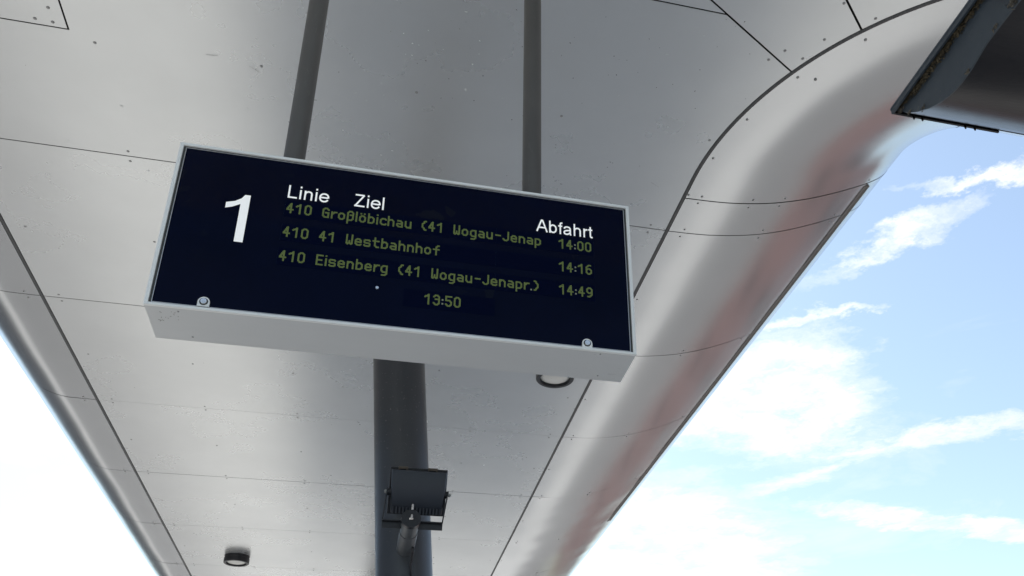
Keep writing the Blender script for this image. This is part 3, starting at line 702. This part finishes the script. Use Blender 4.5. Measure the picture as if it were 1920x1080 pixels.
# ------------------------------------------------------------------ dark housing at the upper right
hs = thing('lamp_housing', V(1.5, .95, 1.5), 'dark blue-grey weathered metal housing with rounded underside and dirty flange, nearest on the right', 'housing')
prof = [(1.277, 1.494), (1.262, 1.472), (1.240, 1.450), (1.226, 1.437), (1.210, 1.426), (1.190, 1.411), (1.168, 1.399), (1.147, 1.389), (1.125, 1.382), (1.103, 1.3775), (1.081, 1.376), (1.050, 1.3785), (1.025, 1.385), (.997, 1.391), (.95, 1.392), (.85, 1.392), (.70, 1.392), (.58, 1.396), (.52, 1.42), (.50, 1.46), (.50, 1.494)]
X0, X1 = 1.075, 2.30
bm = bmesh.new(); n = len(prof); a = [bm.verts.new(V(X0, y, z)) for y, z in prof]; b = [bm.verts.new(V(X1, y, z)) for y, z in prof]
for k in range(n - 1): bm.faces.new((a[k], a[k + 1], b[k + 1], b[k]))
from_bm('shell', bm, MT['hous'], hs, True, 50)
for xx, s in ((X0, -1), (X1, 1)):
    bm = bmesh.new(); f = bm.faces.new([bm.verts.new(V(xx, y - .0 , z - .0)) for y, z in prof]); r = bmesh.ops.extrude_face_region(bm, geom=[f])
    for g in r['geom']:
        if isinstance(g, bmesh.types.BMVert): g.co.x += s * .0035
    from_bm('end_cap', bm, MT['hous_end'], hs)
bm = bmesh.new(); box(bm, V(1.055, .48, 1.4945), V(X1 + .02, 1.286, 1.502), .002); from_bm('flange_plate', bm, MT['hous_end'], hs)
bm = bmesh.new(); box(bm, V(1.0555, .482, 1.484), V(1.0605, 1.284, 1.494)); from_bm('flange_lip', bm, MT['hous_end'], hs)
bm = bmesh.new(); box(bm, V(1.0615, 1.281, 1.486), V(1.335, 1.2855, 1.494)); from_bm('flange_lip', bm, MT['hous'], hs)
for x in (1.112, 1.134, 1.246, 1.271):
    bm = bmesh.new(); cyl(bm, V(x, 1.2835, 1.4885), V(x, 1.2835, 1.480), .0035, .0016, seg=10); from_bm('screw_tip', bm, MT['hous'], hs, True)
bm = bmesh.new(); cyl(bm, V(1.069, .905, 1.455), V(1.052, .905, 1.455), .026, seg=6); cyl(bm, V(1.073, .905, 1.455), V(1.060, .905, 1.455), .034, seg=24); from_bm('bolt_head', bm, MT['hous_end'], hs)
bm = bmesh.new()
def clump(bm, c, r, n):
    for k in range(n):
        p = c + Vector((random.gauss(0, .35) * r * .6, random.gauss(0, 1) * r, random.gauss(0, .45) * r)); a = Vector((random.gauss(0, 1), random.gauss(0, 1), random.gauss(0, 1))).normalized() * random.uniform(.002, .006)
        b = Vector((random.gauss(0, 1), random.gauss(0, 1), random.gauss(0, 1))).normalized() * random.uniform(.001, .0024)
        bm.faces.new([bm.verts.new(p - a), bm.verts.new(p + b), bm.verts.new(p + a), bm.verts.new(p - b)])
for k in range(70):
    y = random.uniform(.95, 1.27); z = 1.4925 - abs(random.gauss(0, .0035)); clump(bm, V(1.0685, y, z), .004, 16)
for y, r, n in ((1.205, .011, 220), (1.165, .013, 260), (1.115, .012, 240), (1.09, .009, 120), (1.045, .010, 160), (1.005, .008, 90), (.965, .009, 90)): clump(bm, V(1.068, y, 1.484), r, n)
me = bpy.data.meshes.new('moss_and_dirt'); bm.to_mesh(me); bm.free(); tag(link('moss_and_dirt', me, MT['moss'], hs), kind='stuff')
bm = bmesh.new()
for (yy, zz) in ((.905, 1.402), (.965, 1.398), (1.06, 1.380), (1.20, 1.424), (1.245, 1.455), (1.27, 1.482)): clump(bm, V(1.0705, yy, zz), .010 if yy < .92 else .004, 160 if yy < .92 else 26)
for k in range(40):
    p = V(1.0712, random.uniform(.93, 1.22), random.uniform(1.41, 1.48)); a = Vector((0, random.gauss(0, .0012), random.gauss(0, .0012)))
    bm.faces.new([bm.verts.new(p), bm.verts.new(p + Vector((-.0004, .0008, 0))), bm.verts.new(p + a), bm.verts.new(p + a + Vector((0, -.0006, .0004)))])
me = bpy.data.meshes.new('cobweb'); bm.to_mesh(me); bm.free(); tag(link('cobweb', me, MT['web'], hs), kind='stuff')
for x in (1.45, 2.05):
    bm = bmesh.new(); cyl(bm, V(x, .70, 1.502), V(x, .70, H - .001), .0262, seg=32); from_bm('hanging_rod', bm, MT['rod'], hs, True, 40)
reparent(hs)

# ------------------------------------------------------------------ ground and unseen surroundings, added to be mirrored in the panels
def slabm(name, x0, x1, y0, y1, z, m, h=.0):
    if h: 
        bm = bmesh.new(); box(bm, (x0, y0, z - h), (x1, y1, z)); o = from_bm(name, bm, m)
    else: o = pyd(name, [(x0, y0, z), (x1, y0, z), (x1, y1, z), (x0, y1, z)], [(0, 1, 2, 3)], m)
    tag(o, kind='structure'); return o
slabm('ground', -600, 600, -600, 600, -.16, MT['grass'])
slabm('forecourt_road', -60, 60, -60, 80, -.13, MT['asph'])
slabm('platform_pavement', -4.2, 6.2, -12, 40, 0, MT['pave'], .125)
slabm('pavement', -12, -8.6, -12, 52, 0, MT['pave'], .125)  # strip added to mirror as a pale stripe in the left edge

def building(name, label, x0, x1, y0, y1, h, wm, roofh, facing, wrows, wn, group=None):
    t = thing(name, ((x0 + x1) / 2, (y0 + y1) / 2, 0), label, 'building', group)
    bm = bmesh.new(); box(bm, (x0, y0, -.1), (x1, y1, h)); from_bm('wall', bm, wm, t)
    bm = bmesh.new(); cx = (x0 + x1) / 2; q = [bm.verts.new(p) for p in ((x0 - .4, y0 - .4, h + .003), (x1 + .4, y0 - .4, h + .003), (x1 + .4, y1 + .4, h + .003), (x0 - .4, y1 + .4, h + .003), (cx, y0 - .4, h + roofh), (cx, y1 + .4, h + roofh))]
    for f in ((0, 1, 4), (1, 2, 5, 4), (2, 3, 5), (3, 0, 4, 5), (0, 3, 2, 1)): bm.faces.new([q[i] for i in f])
    from_bm('roof', bm, MT['tile'], t)
    xf = x0 if facing < 0 else x1
    for r in range(wrows):
        for k in range(wn):
            yy = y0 + (y1 - y0) * (k + .5) / wn; zz = 1.1 + r * (h - .6) / wrows
            bm = bmesh.new(); box(bm, (xf - .05, yy - .6, zz), (xf + .05, yy + .6, zz + 1.5)); from_bm('window', bm, MT['wglass'], t)
    reparent(t)
building('brick_building', 'long red brick building across the road on the right, mirrored in the canopy edge', 15, 24, -4, 46, 6.2, MT['redwall'], .8, -1, 2, 12)
building('clad_building', 'slate grey clad building across the road on the left, mirrored in the canopy edge', -22, -14, -12, 52, 8.0, MT['slate'], 1.0, 1, 2, 10)
building('rendered_building', 'pale rendered building added out of view far ahead on the right, mirrored in the panels', 9, 17, 64, 74, 8.0, MT['palewall'], 1.5, -1, 2, 3)  # unseen, added as a bright feature for the far panels to mirror
building('rendered_building', 'pale rendered building far ahead beyond the left side of the road', -19, -9, 62, 72, 7.5, MT['palewall'], 2.0, 1, 2, 3)
def tree(x, y, h, r, label):
    t = thing('broadleaf_tree', (x, y, -.13), label, 'tree', 'trees round the forecourt')
    bm = bmesh.new(); cyl(bm, (x, y, -.13), (x, y, h * .55), .22, .12, 10)
    for k in range(6):
        a = k * 1.05; cyl(bm, (x, y, h * (.3 + .04 * k)), (x + r * .6 * math.cos(a), y + r * .6 * math.sin(a), h * (.6 + .04 * k)), .08, .03, 6)
    from_bm('trunk', bm, MT['bark'], t)
    bm = bmesh.new()
    for k in range(1100):
        d = Vector((random.gauss(0, 1), random.gauss(0, 1), random.gauss(0, 1))).normalized(); rr = r * random.uniform(.35, 1) * (.85 + .3 * noise.noise(d * 2 + Vector((x, y, 0))))
        p = Vector((x, y, h * .66)) + Vector((d.x * rr, d.y * rr, d.z * rr * h * .36 / r)); a = Vector((random.gauss(0, 1), random.gauss(0, 1), random.gauss(0, 1))).normalized(); b = a.orthogonal().normalized(); s = random.uniform(.18, .4)
        bm.faces.new([bm.verts.new(p + a * s), bm.verts.new(p + b * s * .7), bm.verts.new(p - a * s), bm.verts.new(p - b * s * .7)])
    me = bpy.data.meshes.new('crown'); bm.to_mesh(me); bm.free(); link('crown', me, MT['leaf'], t); reparent(t)
for k, (x, y, h, r) in enumerate([(18, -8, 10, 3.8), (19.5, -14, 9, 3.4), (-15, -20, 10, 4), (2, -26, 10, 4), (-7, -27, 9, 3.6), (11, -25, 9, 3.8), (-3, 60, 8, 3.2), (3, 66, 9, 3.6), (20, 58, 9, 3.4)]):
    tree(x, y, h, r, ['leafy tree right of the road at the end of the brick building', 'smaller leafy tree right rear of the brick building', 'tall leafy tree left of the road behind the platform', 'tall leafy tree straight behind the platform', 'leafy tree behind the platform on the left', 'leafy tree behind the platform on the right', 'leafy tree far ahead between the pale buildings, left one', 'leafy tree far ahead between the pale buildings, right one', 'leafy tree far ahead beside the right pale building'][k])

S.render.engine = 'CYCLES'
S.cycles.max_bounces = 6
